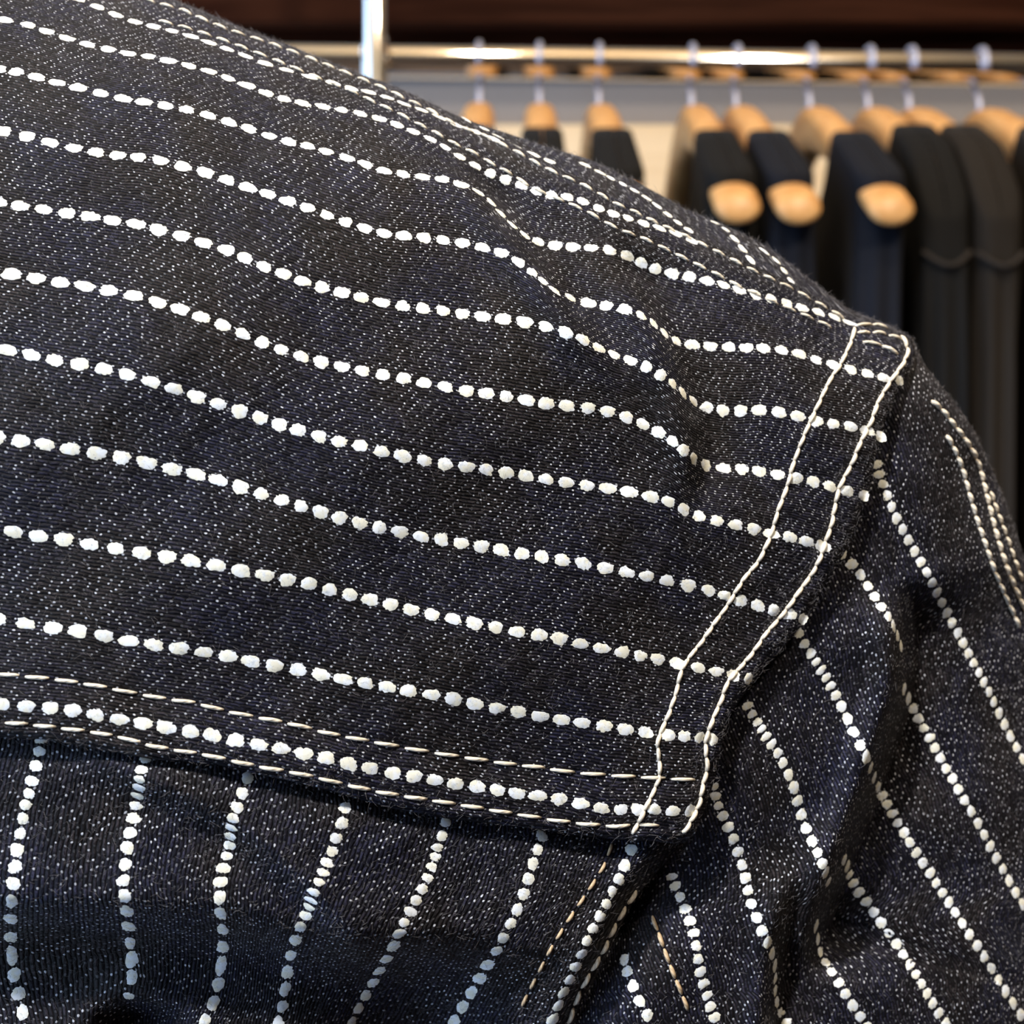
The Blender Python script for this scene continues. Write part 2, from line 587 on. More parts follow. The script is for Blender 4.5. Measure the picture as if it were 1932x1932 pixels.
S[3] = pl('-38,238 5,247 50,257 95,269 140,280 182,288 222,294 260,296 302,302 345,314 388,325 428,339 468,354 505,366 543,379 580,392 617,406 652,419 688,431 724,441 762,445 800,448 835,453 872,458 910,466 947,476 979,494 1005,514 1024,530 1045,549 1075,562 1110,572 1143,577 1180,583 1211,594 1234,610 1253,629 1275,645 1305,651 1340,654 1375,655 1408,656 1440,657 1475,660 1508,667 1540,679 1572,689 1605,697 1637,705 1668,713 1697,718')
S[4] = pl('-48,372 -5,381 38,389 82,395 126,402 170,408 212,416 257,422 298,433 342,445 385,458 428,471 462,487 498,504 535,517 570,531 607,543 645,552 682,561 720,571 760,578 798,582 836,586 872,592 910,597 950,602 990,607 1030,616 1068,627 1100,640 1130,657 1158,670 1190,680 1220,692 1247,707 1270,724 1288,741 1307,757 1333,770 1363,775 1397,776 1432,773 1470,777 1505,785 1540,795 1572,800 1605,804 1638,812 1662,824')
S[5] = pl('-66,504 -22,510 22,517 68,525 113,533 160,540 205,548 252,557 297,570 340,583 380,598 420,613 458,630 495,646 530,660 568,673 605,683 645,692 683,700 722,707 762,714 800,722 840,730 880,738 918,742 955,748 993,755 1030,762 1070,766 1110,769 1147,775 1182,787 1213,800 1243,815 1270,832 1290,850 1308,866 1330,879 1365,884 1400,885 1432,889 1468,895 1500,902 1535,909 1565,917 1598,926 1630,935')
S[6] = pl('-78,645 -32,653 12,660 60,670 103,680 150,687 195,696 240,706 285,720 328,733 372,748 412,762 452,776 490,788 527,802 562,811 602,824 640,833 680,840 720,852 760,861 800,869 840,876 880,881 918,886 955,892 992,898 1030,904 1068,910 1107,916 1147,921 1187,928 1230,937 1262,945 1290,961 1318,975 1352,983 1388,990 1422,998 1455,1008 1490,1013 1522,1021 1553,1031')
S[7] = pl('-55,817 -8,825 38,832 85,838 132,847 182,855 230,863 277,873 325,885 370,895 412,906 455,919 493,932 532,944 568,955 605,966 640,977 678,987 715,995 755,1003 795,1013 833,1018 870,1025 908,1031 945,1038 985,1045 1022,1050 1060,1057 1100,1063 1143,1072 1182,1080 1220,1087 1258,1095 1298,1104 1338,1113 1367,1124 1397,1134 1430,1143 1460,1151 1490,1159 1515,1168')
S[8] = pl('-70,986 -22,995 25,1003 72,1012 120,1017 168,1027 218,1035 267,1043 315,1051 360,1058 408,1067 455,1077 500,1085 543,1094 583,1101 622,1113 660,1122 698,1132 737,1140 775,1150 815,1160 855,1168 895,1176 935,1183 975,1192 1018,1199 1055,1204 1095,1215 1135,1223 1175,1230 1208,1238 1240,1243 1278,1252 1318,1260 1352,1267 1385,1275 1412,1280')
S[9] = pl('-60,1158 -6,1168 48,1177 100,1185 147,1190 197,1200 243,1209 290,1217 338,1223 385,1230 430,1238 473,1248 518,1256 562,1263 605,1272 648,1282 690,1289 730,1296 770,1303 815,1310 855,1319 895,1328 937,1336 978,1343 1018,1352 1060,1358 1098,1364 1140,1370 1180,1376 1218,1383 1262,1387 1292,1389 1320,1391 1345,1395')
S[10] = pl('-42,1323 3,1329 50,1333 95,1335 137,1340 180,1349 225,1357 270,1365 313,1373 360,1380 400,1387 445,1397 488,1405 530,1412 573,1422 615,1430 658,1442 698,1449 742,1459 780,1465 820,1471 860,1479 900,1484 938,1490 975,1497 1015,1501 1055,1507 1095,1516 1135,1526 1172,1528 1203,1526 1234,1527 1270,1531 1302,1530')

STRIPE_MM = 173 * MM * 1000


def stripe_v(x, y):
    """stripe number at a pixel of the yoke."""
    ks = sorted(S)
    Yk = []
    for k in ks:
        p = S[k]
        m0 = (p[3, 1] - p[0, 1]) / (p[3, 0] - p[0, 0])
        m1 = (p[-1, 1] - p[-4, 1]) / (p[-1, 0] - p[-4, 0])
        if k <= 1:
            m1 = 0.45
        yy = np.interp(x, p[:, 0], p[:, 1])
        yy = np.where(x < p[0, 0], p[0, 1] + (x - p[0, 0]) * m0, yy)
        yy = np.where(x > p[-1, 0], p[-1, 1] + (x - p[-1, 0]) * m1, yy)
        Yk.append(yy)
    Yk = np.array(Yk)
    for i in range(1, len(Yk)):
        Yk[i] = np.maximum(Yk[i], Yk[i - 1] + 12)
    v = np.full(x.shape, np.nan)
    v = (y - Yk[0]) / (Yk[1] - Yk[0]) * 1.0
    for i in range(len(ks) - 1):
        a, b = Yk[i], Yk[i + 1]
        m = (y >= a)
        v = np.where(m, i + (y - a) / (b - a), v)
    return v


# yoke -----------------------------------------------------------------------
xt = np.linspace(-170, 1605, 160)
etop = np.maximum(ysil(xt) + 3, np.interp(xt, ROW1[:, 0], ROW1[:, 1]) - 12)
etop = np.where(xt < 200, ysil(xt) + 6, etop)
ETOP = np.concatenate([np.stack([xt, etop], 1), pl('1650,609 1695,624 1720,640')])
LEFT = np.array([ETOP[0], [-170, 1382]])
X, Y = coons(ETOP, EDGE_B, LEFT, EDGE_R, 380, 330)
Zg = z_yoke(X, Y)
Py = un(X, Y, Zg)
yoke = cloth('shoulder_yoke', X, Y, Zg, arc(Py, 1), stripe_v(X, Y) * STRIPE_MM, 0.0007)
tag(yoke, 'dark denim yoke with sideways rows of white dots')

# far side of the shoulder ---------------------------------------------------
xs_ = np.linspace(-170, 1722, 330)
th_e = []
ny = 70
Xf = np.repeat(xs_[None], ny, 0)
R = Rtop(xs_)
et = np.interp(xs_, ETOP[:, 0], ETOP[:, 1]) + 14
q = np.clip(1 - (et - ysil(xs_)) / R, 0, 1)
th0 = np.arcsin(q)
tt = np.linspace(0, 1, ny)[:, None]
th = th0[None] + (np.radians(152) - th0[None]) * tt
Yf = ysil(xs_)[None] + R[None] * (1 - np.sin(th))
Zf = 0.75 * R[None] * (1 - np.cos(th)) + zx(xs_)[None] + 8 + 14 * wave(Xf, Yf, 420, 0) + 3.2 * wave(Xf, Yf, 120, 1)
Xf, Yf, Zf = Xf[::-1], Yf[::-1], Zf[::-1]
Pf = un(Xf, Yf, Zf)
front = cloth('front_panel', Xf, Yf, Zf, arc(Pf, 0), arc(Pf, 1) + 31.0, 0.0005)
tag(front, 'front panel falling away behind the shoulder seam')

# back panel -----------------------------------------------------------------
V = {}
V[0] = pl('78,1395 75,1417 68,1445 60,1475 55,1498 48,1518 43,1543 38,1572 32,1603 28,1635 25,1667 22,1700 20,1734 20,1768 22,1803 26,1839 35,1875 43,1910 48,1945')
V[1] = pl('275,1431 266,1453 263,1471 262,1486 259,1501 257,1519 252,1543 245,1571 240,1599 236,1631 232,1662 235,1690 239,1719 242,1748 245,1779 249,1810 250,1843 243,1879')
V[2] = pl('467,1468 457,1497 447,1524 439,1544 435,1562 434,1578 434,1595 428,1614 421,1637 415,1664 414,1693 416,1723 421,1754 421,1786 417,1821 413,1857 404,1893 385,1927')
V[3] = pl('651,1524 646,1553 634,1582 627,1607 617,1628 610,1646 602,1664 591,1684 586,1699 583,1711 577,1727 567,1748 557,1773 548,1802 542,1834 538,1866 533,1899 525,1931')
V[4] = pl('841,1551 834,1578 824,1600 822,1616 815,1635 807,1656 797,1677 785,1699 774,1720 762,1740 754,1761 743,1785 729,1810 716,1832 704,1854 690,1878 676,1903 664,1929')
V[5] = pl('1022,1577 1015,1602 1005,1629 997,1658 988,1687 976,1716 964,1743 949,1770 937,1794 920,1820 905,1846 889,1873 872,1900 857,1926')
V[6] = pl('1191,1603 1178,1634 1168,1659 1155,1682 1144,1705 1132,1729 1118,1752 1107,1775 1098,1800 1086,1824 1075,1848 1063,1873 1053,1898 1043,1923')


def stripe_vb(x, y):
    Xk = []
    for k in sorted(V):
        p = V[k]
        xx = np.interp(y, p[:, 1], p[:, 0])
        m1 = (p[-1, 0] - p[-4, 0]) / (p[-1, 1] - p[-4, 1])
        xx = np.where(y > p[-1, 1], p[-1, 0] + (y - p[-1, 1]) * m1 * 0.5, xx)
        Xk.append(xx)
    Xk = np.array(Xk)
    for i in range(1, len(Xk)):
        Xk[i] = np.maximum(Xk[i], Xk[i - 1] + 60)
    v = (x - Xk[0]) / (Xk[1] - Xk[0])
    for i in range(len(Xk) - 1):
        v = np.where(x >= Xk[i], i + (x - Xk[i]) / (Xk[i + 1] - Xk[i]), v)
    v = np.where(x > Xk[-1], 6 + (x - Xk[-1]) / 170, v)
    return v


tb = EDGE_B + np.array([0, -30])
tb[-1] = (1285, 1560)
X, Y = coons(tb, pl('-170,2080 1040,2070'), pl('-170,1352 -170,2080'), np.r_[pl('1285,1560'), PANEL_R], 260, 180)
Zg = z_back(X, Y)
Pb = un(X, Y, Zg)
back = cloth('back_panel', X, Y, Zg, arc(Pb, 0), stripe_vb(X, Y) * STRIPE_MM + 60, 0.0007)
tag(back, 'back panel with upright rows of white dots below the yoke seam')

# sleeve ---------------------------------------------------------------------
SL_L = pl('1690,640 1692,670 1680,700 1660,742 1642,785 1628,840 1610,905 1592,965 1570,1025 1538,1090 1500,1150 1455,1205 1410,1262 1368,1318 1342,1380 1326,1450 1312,1510 1276,1575 1215,1640 1165,1710 1118,1790 1080,1870 1050,1960 1010,2080')
ys = np.linspace(640, 2080, 290)
xl = np.interp(ys, SL_L[:, 1], SL_L[:, 0])
xr = np.interp(ys, SLSIL[:, 1], SLSIL[:, 0])
n1, n2 = 190, 60
u1 = np.linspace(0, 1, n1)
u1 = np.sin(u1 * math.pi / 2) * 0.55 + u1 * 0.45            # denser towards the outline
Xa = xl[:, None] + (xr - xl)[:, None] * u1[None]
Ya = np.repeat(ys[:, None], n1, 1)
Za = z_sleeve(Xa, Ya)
Rr = np.interp(ys, [640, 900, 1400, 2000], [60, 190, 300, 340])[:, None]
ph = np.linspace(0, 1, n2 + 1)[1:][None] * np.radians(62)
Xb = xr[:, None] - Rr * (1 - np.cos(ph))
Yb = np.repeat(ys[:, None], n2, 1)
Zb = Za[:, -1:] + Rr * np.sin(ph)
X, Y, Zg = np.c_[Xa, Xb], np.c_[Ya, Yb], np.c_[Za, Zb]
Ps = un(X, Y, Zg)
cs, sn = math.cos(math.radians(63)), math.sin(math.radians(63))
aa = arc(Ps, 1) + (xl[:, None] - 1300) * MM * 1000
bb = Y * MM * 1000 * 1.05
sleeve = cloth('sleeve', X, Y, Zg, aa * cs + bb * sn, aa * sn - bb * cs + 200, 0.0006)
tag(sleeve, 'sleeve with slanting rows of white dots and soft creases')

W = {}
W['a'] = pl('1508,1195 1518,1215 1530,1233 1540,1249 1550,1264 1559,1278 1567,1294 1577,1311 1587,1332 1599,1356 1610,1381 1623,1407 1635,1429 1643,1449 1649,1468 1657,1485 1664,1501 1674,1517 1684,1535 1693,1553 1706,1571 1716,1589 1729,1609 1741,1628 1755,1647 1766,1666 1778,1684 1790,1702 1802,1721 1815,1742 1829,1763 1844,1784 1857,1805 1870,1827 1884,1849 1897,1870 1911,1892 1926,1915 1940,1936')
W['b'] = pl('1410,1332 1419,1348 1429,1363 1437,1375 1445,1389 1455,1404 1468,1420 1477,1438 1488,1461 1498,1486 1505,1511 1512,1537 1520,1563 1532,1587 1543,1609 1552,1630 1558,1647 1563,1664')
W['c'] = pl('1540,1747 1543,1772 1547,1797 1557,1816 1569,1833 1583,1854 1595,1875 1609,1897 1623,1918 1636,1938')
W['d'] = pl('1593,1622 1599,1635 1603,1650 1610,1666 1620,1683 1635,1701 1648,1721 1662,1740 1677,1761 1692,1781 1704,1801 1717,1820 1728,1838 1739,1856 1749,1875 1760,1893 1771,1911 1784,1931')
W['e'] = pl('1346,1484 1349,1502 1355,1520 1364,1539 1374,1560 1384,1583 1392,1607 1400,1632 1406,1656 1411,1680 1417,1705 1427,1731 1438,1757 1449,1778 1457,1799 1463,1822 1463,1846 1462,1869 1465,1891 1473,1911 1483,1930')
W['f'] = pl('1267,1654 1273,1671 1283,1692 1293,1715 1302,1737 1309,1760 1314,1784 1317,1810 1321,1834 1327,1856 1334,1878 1340,1899 1348,1920')
W['g'] = pl('1654,876 1659,895 1666,913 1674,935 1682,956 1691,978 1703,999 1714,1019 1725,1040 1737,1060 1749,1080 1759,1100 1768,1118 1777,1137 1787,1156 1796,1175 1807,1194 1817,1213 1827,1233 1837,1251 1847,1269 1856,1287 1866,1305 1875,1324 1885,1345 1895,1367 1906,1389 1918,1410 1930,1432')
W['h'] = pl('1590,1046 1607,1064 1624,1084 1638,1106 1651,1126 1663,1145 1676,1163 1686,1181 1694,1200 1700,1219')
W['i'] = pl('1706,1300 1714,1318 1723,1337 1733,1356 1743,1374 1754,1392 1764,1411 1774,1430 1785,1450 1797,1469 1808,1489 1820,1510 1832,1531 1845,1553 1857,1575 1868,1597 1880,1619 1892,1640 1904,1662 1916,1684 1930,1706')
W['j'] = pl('1178,1810 1183,1832 1194,1860 1206,1889 1221,1915')

FR = {}
FR['a'] = pl('1104,311 1134,326 1152,336 1175,347 1197,359 1220,373 1240,388 1260,405 1279,420 1299,434')
FR['b'] = pl('1349,420 1370,432 1386,450 1401,469 1416,490')
FR['c'] = pl('1442,474 1466,491 1480,511 1493,531')
FR['d'] = pl('880,226 915,243 940,259 967,275 1008,292 1037,304')


def frames(x, y, zf, e=3.0):
    """surface points, px-derivatives and normals (towards the camera) of a cloth at many pixels."""
    xx = np.concatenate([x, x + e, x - e, x, x])
    yy = np.concatenate([y, y, y, y + e, y - e])
    P = un(xx, yy, zf(xx, yy)).reshape(5, -1, 3)
    Px = (P[1] - P[2]) / (2 * e)
    Pv = (P[3] - P[4]) / (2 * e)
    N = np.cross(Px, Pv)
    N /= np.linalg.norm(N, axis=1)[:, None]
    N *= np.sign(np.sum(N * (CAM - P[0]), axis=1))[:, None]
    return P[0], Px, Pv, N


def dot_stripe(name, pts, zf, parent, wid=1.0, lift=0.00005, longest=0.0037):
    pts = np.asarray(pts, float)
    q = pts.copy()
    for _ in range(2):
        q[1:-1] = 0.5 * q[1:-1] + 0.25 * (q[:-2] + q[2:])
    pts = 0.6 * pts + 0.4 * q
    n = len(pts)
    C3, Px, Pv, N = frames(pts[:, 0], pts[:, 1], zf)
    seg = np.linalg.norm(np.diff(C3, axis=0), axis=1)
    pit = np.minimum(np.r_[seg[0], 0.5 * (seg[:-1] + seg[1:]), seg[-1]], longest)
    tang = np.gradient(pts, axis=0)
    tang /= np.hypot(*tang.T)[:, None]
    T = Px * tang[:, :1] + Pv * tang[:, 1:]
    T /= np.linalg.norm(T, axis=1)[:, None]
    Bv = np.cross(N, T)
    a = 0.395 * pit * rng.uniform(0.90, 1.05, n)
    b = 0.00092 * wid * rng.uniform(0.88, 1.08, n)
    gxx, gxy, gyy = (np.sum(Px * Px, 1), np.sum(Px * Pv, 1), np.sum(Pv * Pv, 1))
    det = gxx * gyy - gxy ** 2
    NR = 26
    ang = np.linspace(0, 2 * math.pi, NR, endpoint=False)[None] + rng.uniform(0, 0.3, (n, 1))
    jit = 1 + rng.normal(0, 0.07, (n, NR)) + 0.05 * np.sin(2 * ang + rng.uniform(0, 6.28, (n, 1))) + 0.05 * np.sin(3 * ang + rng.uniform(0, 6.28, (n, 1)))
    ca = np.sign(np.cos(ang)) * np.abs(np.cos(ang)) ** 0.9
    sa = np.sign(np.sin(ang)) * np.abs(np.sin(ang)) ** 0.9
    OX, OY, DM = [], [], []
    for fr, dome in ((1.0, 0.0), (0.66, 1.0), (0.0, 1.0)):
        m = NR if fr else 1
        r = (jit if fr == 1.0 else np.ones_like(jit))[:, :m] * fr
        D = T[:, None] * (a[:, None] * r * ca[:, :m])[..., None] + Bv[:, None] * (b[:, None] * r * sa[:, :m])[..., None]
        dx_, dy_ = np.sum(D * Px[:, None], -1), np.sum(D * Pv[:, None], -1)
        ox = (gyy[:, None] * dx_ - gxy[:, None] * dy_) / det[:, None]
        oy = (gxx[:, None] * dy_ - gxy[:, None] * dx_) / det[:, None]
        l = np.hypot(ox, oy)
        k = np.minimum(1, 34 / np.maximum(l, 1e-6))
        OX.append(ox * k)
        OY.append(oy * k)
        DM.append(np.full((n, m), dome))
    xx = pts[:, :1] + np.concatenate(OX, 1)
    yy = pts[:, 1:] + np.concatenate(OY, 1)
    dm = np.concatenate(DM, 1)
    Q = un(xx, yy, zf(xx, yy)) + N[:, None] * (lift * (0.25 + 1.3 * dm))[..., None]
    faces = []
    per = 2 * NR + 1
    for i in range(n):
        s0 = i * per
        for k in range(NR):
            k2 = (k + 1) % NR
            faces.append((s0 + k, s0 + k2, s0 + NR + k2, s0 + NR + k))
            faces.append((s0 + NR + k, s0 + NR + k2, s0 + 2 * NR))
    return new_mesh(name, Q.reshape(-1, 3) + _off, faces, M_DOT, parent)


for k in sorted(S):
    pts = S[k]
    if k == 0:
        pts = pts[pts[:, 0] > 60]
    dot_stripe('dotted_stripe', pts, z_yoke, yoke, 1.0)
def carry_on(p, n=4):
    d = p[-1] - p[-3]
    return np.concatenate([p, p[-1] + d[None] / 2 * np.arange(1, n + 1)[:, None]])


for k in 'acdegi':
    W[k] = carry_on(W[k], 4 if k in 'agi' else 3)
for k in (0, 2, 3, 4, 5):
    V[k] = carry_on(V[k], 3)
for k in sorted(W):
    dot_stripe('dotted_stripe', W[k], z_sleeve, sleeve, 1.1)
for k in sorted(V):
    dot_stripe('dotted_stripe', V[k], z_back, back, 1.04, longest=0.0055)
for k in sorted(FR):
    dot_stripe('dotted_stripe', FR[k], z_front, front, 0.8)


def stitches(poly, pitch, fill, rad, zf, parent, mat=M_THREAD, tilt=0.0, start=0.0, jitter=0.05, name='stitch', sag=0.5):
    poly = np.asarray(poly, float)
    seg = np.r_[0, np.cumsum(np.hypot(*np.diff(poly, axis=0).T))]
    dense = resample(poly, int(seg[-1] / 4) + 2, 3)
    sd = np.r_[0, np.cumsum(np.hypot(*np.diff(dense, axis=0).T))]
    XX, YY = [], []
    s = start
    while s + pitch * fill < sd[-1]:
        pp = pitch * rng.uniform(1 - jitter, 1 + jitter)
        tt = s + np.linspace(0, 1, 6) * pp * fill
        x = np.interp(tt, sd, dense[:, 0])
        y = np.interp(tt, sd, dense[:, 1])
        dx, dy = x[-1] - x[0], y[-1] - y[0]
        l = math.hypot(dx, dy)
        k = (np.linspace(-1, 1, 6)) * tilt * pitch
        XX.append(x - dy / l * k)
        YY.append(y + dx / l * k)
        s += pp
    XX, YY = np.array(XX), np.array(YY)
    P, _, _, N = frames(XX.ravel(), YY.ravel(), zf)
    P = P.reshape(-1, 6, 3)
    N = N.reshape(-1, 6, 3)[:, 2]
    prof = np.array([-0.7, 0.45, 0.95, 0.95, 0.45, -0.7]) * sag + 0.25
    for i in range(len(P)):
        Q = P[i] + N[i][None] * (prof * rad * MM)[:, None]
        rr = np.array([0.62, 0.95, 1.05, 1.05, 0.95, 0.62]) * rad * MM * rng.uniform(0.94, 1.06)
        v, f, uv = tube(Q, rr, 7)
        new_mesh(name, np.array(v) + _off, f, mat, parent, uv=uv)


stitches(L1, 25, 1.04, 4.6, z_yoke, yoke, tilt=0.025, sag=0.6)
stitches(L2, 25, 1.04, 4.8, z_yoke, yoke, tilt=0.025, sag=0.6)
stitches(B1, 56, 0.80, 3.7, z_yoke, yoke, tilt=-0.02)
stitches(B2, 55, 0.80, 3.7, z_yoke, yoke, tilt=-0.02, start=20)
stitches(ROW1, 36, 0.74, 3.6, z_yoke, yoke, tilt=0.02)
stitches(ROW2, 37, 0.74, 3.6, z_yoke, yoke, tilt=0.02)
stitches(pl('1616,614 1650,612 1690,624'), 30, 0.95, 3.8, z_yoke, yoke)
stitches(pl('1618,628 1660,628 1700,640'), 30, 0.8, 4.0, z_yoke, yoke)
stitches(pl('1628,645 1664,652 1706,674'), 36, 0.95, 4.0, z_yoke, yoke)
stitches(pl('1154,1592 1140,1632 1115,1672 1087,1713 1063,1749 1036,1794 1024,1818 1010,1846 992,1882 970,1930'), 36, 0.62, 3.6, z_back, back, M_THREAD_TAN)
stitches(pl('1200,1680 1176,1716 1156,1752 1138,1792 1114,1832 1097,1862 1084,1892 1070,1935'), 36, 0.8, 5.0, z_back, back)
stitches(pl('1231,1729 1243,1761 1253,1790 1263,1818 1277,1854 1289,1883 1304,1925'), 32, 0.84, 4.6, z_sleeve, sleeve, M_THREAD_TAN)
stitches(pl('1757,757 1777,775 1794,797 1810,817 1825,838 1837,858 1846,880 1852,902 1858,928 1865,955 1872,985 1880,1015 1890,1048 1903,1085 1918,1120 1932,1150 1948,1190'), 23, 0.92, 5.8, z_sleeve, sleeve)
stitches(pl('1785,822 1798,845 1808,868 1816,890 1822,912 1828,935 1835,958 1842,982 1851,1008 1862,1040 1874,1075 1888,1108 1903,1142 1925,1190'), 23, 0.92, 5.4, z_sleeve, sleeve)
stitches(pl('1868,928 1878,958 1890,990 1902,1022 1912,1052 1924,1085 1935,1115'), 23, 0.85, 4.5, z_sleeve, sleeve)


# lint: short loose fibres standing off the cloth --------------------------------
def fuzz(parent, P, weight, count, lmin, lmax, stand, seed):
    g = np.random.default_rng(seed)
    nt, ns = P.shape[:2]
    Pt = np.gradient(P, axis=0)
    Pss = np.gradient(P, axis=1)
    area = np.linalg.norm(np.cross(Pss, Pt), axis=-1) * weight
    pr = area.ravel() / area.sum()
    idx = g.choice(nt * ns, count, p=pr)
    it, is_ = np.unravel_index(idx, (nt, ns))
    T = Pt[it, is_]
    Sv = Pss[it, is_]
    N = np.cross(T, Sv)
    N /= np.linalg.norm(N, axis=1)[:, None]
    view = CAM[None] - P[it, is_]
    N *= np.sign(np.sum(N * view, axis=1))[:, None]
    base = P[it, is_] + T * g.uniform(-0.5, 0.5, (count, 1)) + Sv * g.uniform(-0.5, 0.5, (count, 1))
    Tn = T / np.linalg.norm(T, axis=1)[:, None]
    Sn = Sv / np.linalg.norm(Sv, axis=1)[:, None]
    a = g.uniform(0, 2 * math.pi, (count, 1))
    dirv = np.cos(a) * Tn + np.sin(a) * Sn
    L = g.uniform(lmin, lmax, (count, 1)) * g.uniform(0.5, 1, (count, 1))
    up = g.uniform(0.1, stand, (count, 1))
    side = np.cross(dirv, N)
    bend = g.normal(0, 0.7, (count, 1))
    W0 = g.uniform(0.000009, 0.000017, (count, 1))
    rows = []
    for t in np.linspace(0, 1, 5):
        p = base + dirv * L * t + N * (L * up * (t - 0.35 * t * t)) + side * (L * bend * t * t * 0.6) + N * 0.00003
        w = W0 * (1 - 0.5 * t)
        wd = np.cross(view / np.linalg.norm(view, axis=1)[:, None], dirv + N * up)
        wd /= np.linalg.norm(wd, axis=1)[:, None] + 1e-9
        rows.append(np.stack([p - wd * w, p + wd * w], axis=1))
    A = np.stack(rows, axis=1)                                   # count,5,2,3
    vv = A.reshape(-1, 3)
    b0 = np.arange(count)[:, None] * 10 + np.arange(4)[None] * 2
    b0 = b0.ravel()
    ff = np.stack([b0, b0 + 1, b0 + 3, b0 + 2], axis=1)
    o = new_mesh('lint_fuzz', vv + _off, ff, M_FUZZ, parent)
    tag(o, kind='stuff')
    return o


nt, ns = Py.shape[:2]
wy = np.ones((nt, ns))
wy[:40] = 2.5
wy[:, -14:] = 3.0
wy[-12:] = 2.5
fuzz(yoke, Py, wy, 22000, 0.0004, 0.0016, 0.8, 1)
fuzz(front, Pf, 1.0 + 0 * Pf[..., 0], 30000, 0.0004, 0.0018, 1.1, 2)
fuzz(back, Pb, 1.0 + 0 * Pb[..., 0], 9000, 0.0004, 0.0016, 0.8, 3)
ws = np.ones(Ps.shape[:2])
ws[:, 130:200] = 2.5
fuzz(sleeve, Ps, ws, 14000, 0.0004, 0.0016, 0.8, 4)

# ------------------------------------------------------------------ background: the shop
def wood(name, c1, c2, rough, scale, axis=0, spec=0.3):
    n = NT(name)
    tc = n.t.nodes.new('ShaderNodeTexCoord').outputs['Object']
    mp = n.t.nodes.new('ShaderNodeMapping')
    n.t.links.new(tc, mp.inputs[0])
    s = [scale] * 3
    s[axis] = scale * 0.06
    mp.inputs['Scale'].default_value = s
    a = n.noise(mp.outputs[0], 1.0, 4, 0.6)
    n.set(Base_Color=n.mix(n.sstep(a, 0.35, 0.68), c1, c2), Roughness=rough)
    n.b.inputs['Specular IOR Level'].default_value = spec
    return n.mat


M_DARKWOOD = wood('dark_stained_wood', (0.013, 0.0030, 0.0010), (0.030, 0.0092, 0.0042), 0.6, 60, 0, 0.03)
M_PALEWOOD = wood('pale_wood', (0.70, 0.53, 0.33), (0.80, 0.63, 0.42), 0.6, 40)
M_HANGER = wood('hanger_wood', (0.50, 0.25, 0.085), (0.62, 0.34, 0.13), 0.38, 90, 1)
M_CHROME = simple('polished_chrome', (0.85, 0.83, 0.80), 0.10, 1.0)
M_STEEL = simple('hook_steel', (0.42, 0.43, 0.54), 0.35, 0.35)
M_WALL = simple('grey_wall_paint', (0.27, 0.245, 0.235), 0.8, 0, 0.2)
M_WALL2 = simple('brown_wall_paint', (0.10, 0.065, 0.04), 0.8, 0, 0.2)
M_FLOOR = wood('floor_wood', (0.10, 0.055, 0.03), (0.16, 0.09, 0.05), 0.4, 12)
M_CEIL = simple('ceiling_paint', (0.72, 0.52, 0.30), 0.9, 0, 0.1)


def at(px, py, d):
    return np.array([CAM[0] + (px - 966) / F * d, CAM[1] + d, CAM[2] - (py - 966) / F * d])


# room
tag(box('wall_back', (-2.4, 1.36, 0.0), (2.6, 1.42, 2.9), M_WALL), kind='structure')
tag(box('wall_front', (-1.5, -1.7, 0.0), (2.6, -1.64, 2.9), M_WALL2), kind='structure')
tag(box('wall_right', (2.6, -1.7, 0.0), (2.66, 1.42, 2.9), M_WALL2), kind='structure')
tag(box('floor', (-1.5, -1.7, -0.05), (2.66, 1.42, 0.0), M_FLOOR), kind='structure')
tag(box('ceiling', (-1.5, -1.7, 2.9), (2.66, 1.42, 2.95), M_CEIL), kind='structure')
tag(box('trim_1', (-2.4, 1.335, 1.25 + 0.20), (2.6, 1.36, 1.25 + 0.4715), M_PALEWOOD, bev=0.002), 'pale wooden rail on the wall behind the hangers', kind='structure')

sh = empty('wall_shelf', (0.1, 1.30, 1.25 + 0.54))
tag(sh, 'dark red-brown wooden shelf above the chrome rail', 'shelf')
so = np.array(sh.location)
for nm, lo, hi in (('fascia', (-2.0, 1.265, 1.25 + 0.5640), (2.3, 1.285, 1.25 + 0.80)),
                   ('backing_board', (-2.0, 1.335, 1.25 + 0.5665), (2.3, 1.36, 1.25 + 0.80)),
                   ('shelf_board', (-2.0, 1.285, 1.25 + 0.62), (2.3, 1.335, 1.25 + 0.645))):
    box(nm, np.array(lo) - so, np.array(hi) - so, M_DARKWOOD, sh, bev=0.002)

# clothes rail with its upright
RA = at(560, 114, 1.0)
RB = at(1932, 131, 1.0)
dirr = (RB - RA) / (RB[0] - RA[0])
rail_at = lambda x: RA + dirr * (x - RA[0])
RR = 0.0138
rack = empty('clothes_rail', (rail_at(-0.122)[0], rail_at(-0.122)[1] - 0.025, 0))
tag(rack, 'polished chrome clothes rail on a round upright post', 'rail')
ro = -np.array(rack.location)
v, f, uv = tube([rail_at(-0.62), rail_at(-0.2), rail_at(0.3), rail_at(0.95)], RR, 40)
new_mesh('rail', np.array(v) + ro, f, M_CHROME, rack)
pc = rail_at(-0.1215)
px_, py_ = pc[0], pc[1] - RR - 0.0112
v, f, uv = tube([(px_, py_, 0.0), (px_, py_, 1.4), (px_ - 0.001, py_, 2.9)], 0.0108, 32)
new_mesh('post', np.array(v) + ro, f, M_CHROME, rack)
v, f, uv = tube([(px_, py_ + 0.003, pc[2] - 0.003), (px_, py_ + 0.003, pc[2] + 0.010)], 0.0128, 32)
new_mesh('clamp_collar', np.array(v) + ro, f, M_CHROME, rack)

# hangers
HUMP = 0.040


def drop(y):
    return np.sqrt(y * y + 0.045 ** 2) * 0.78 - 0.0351


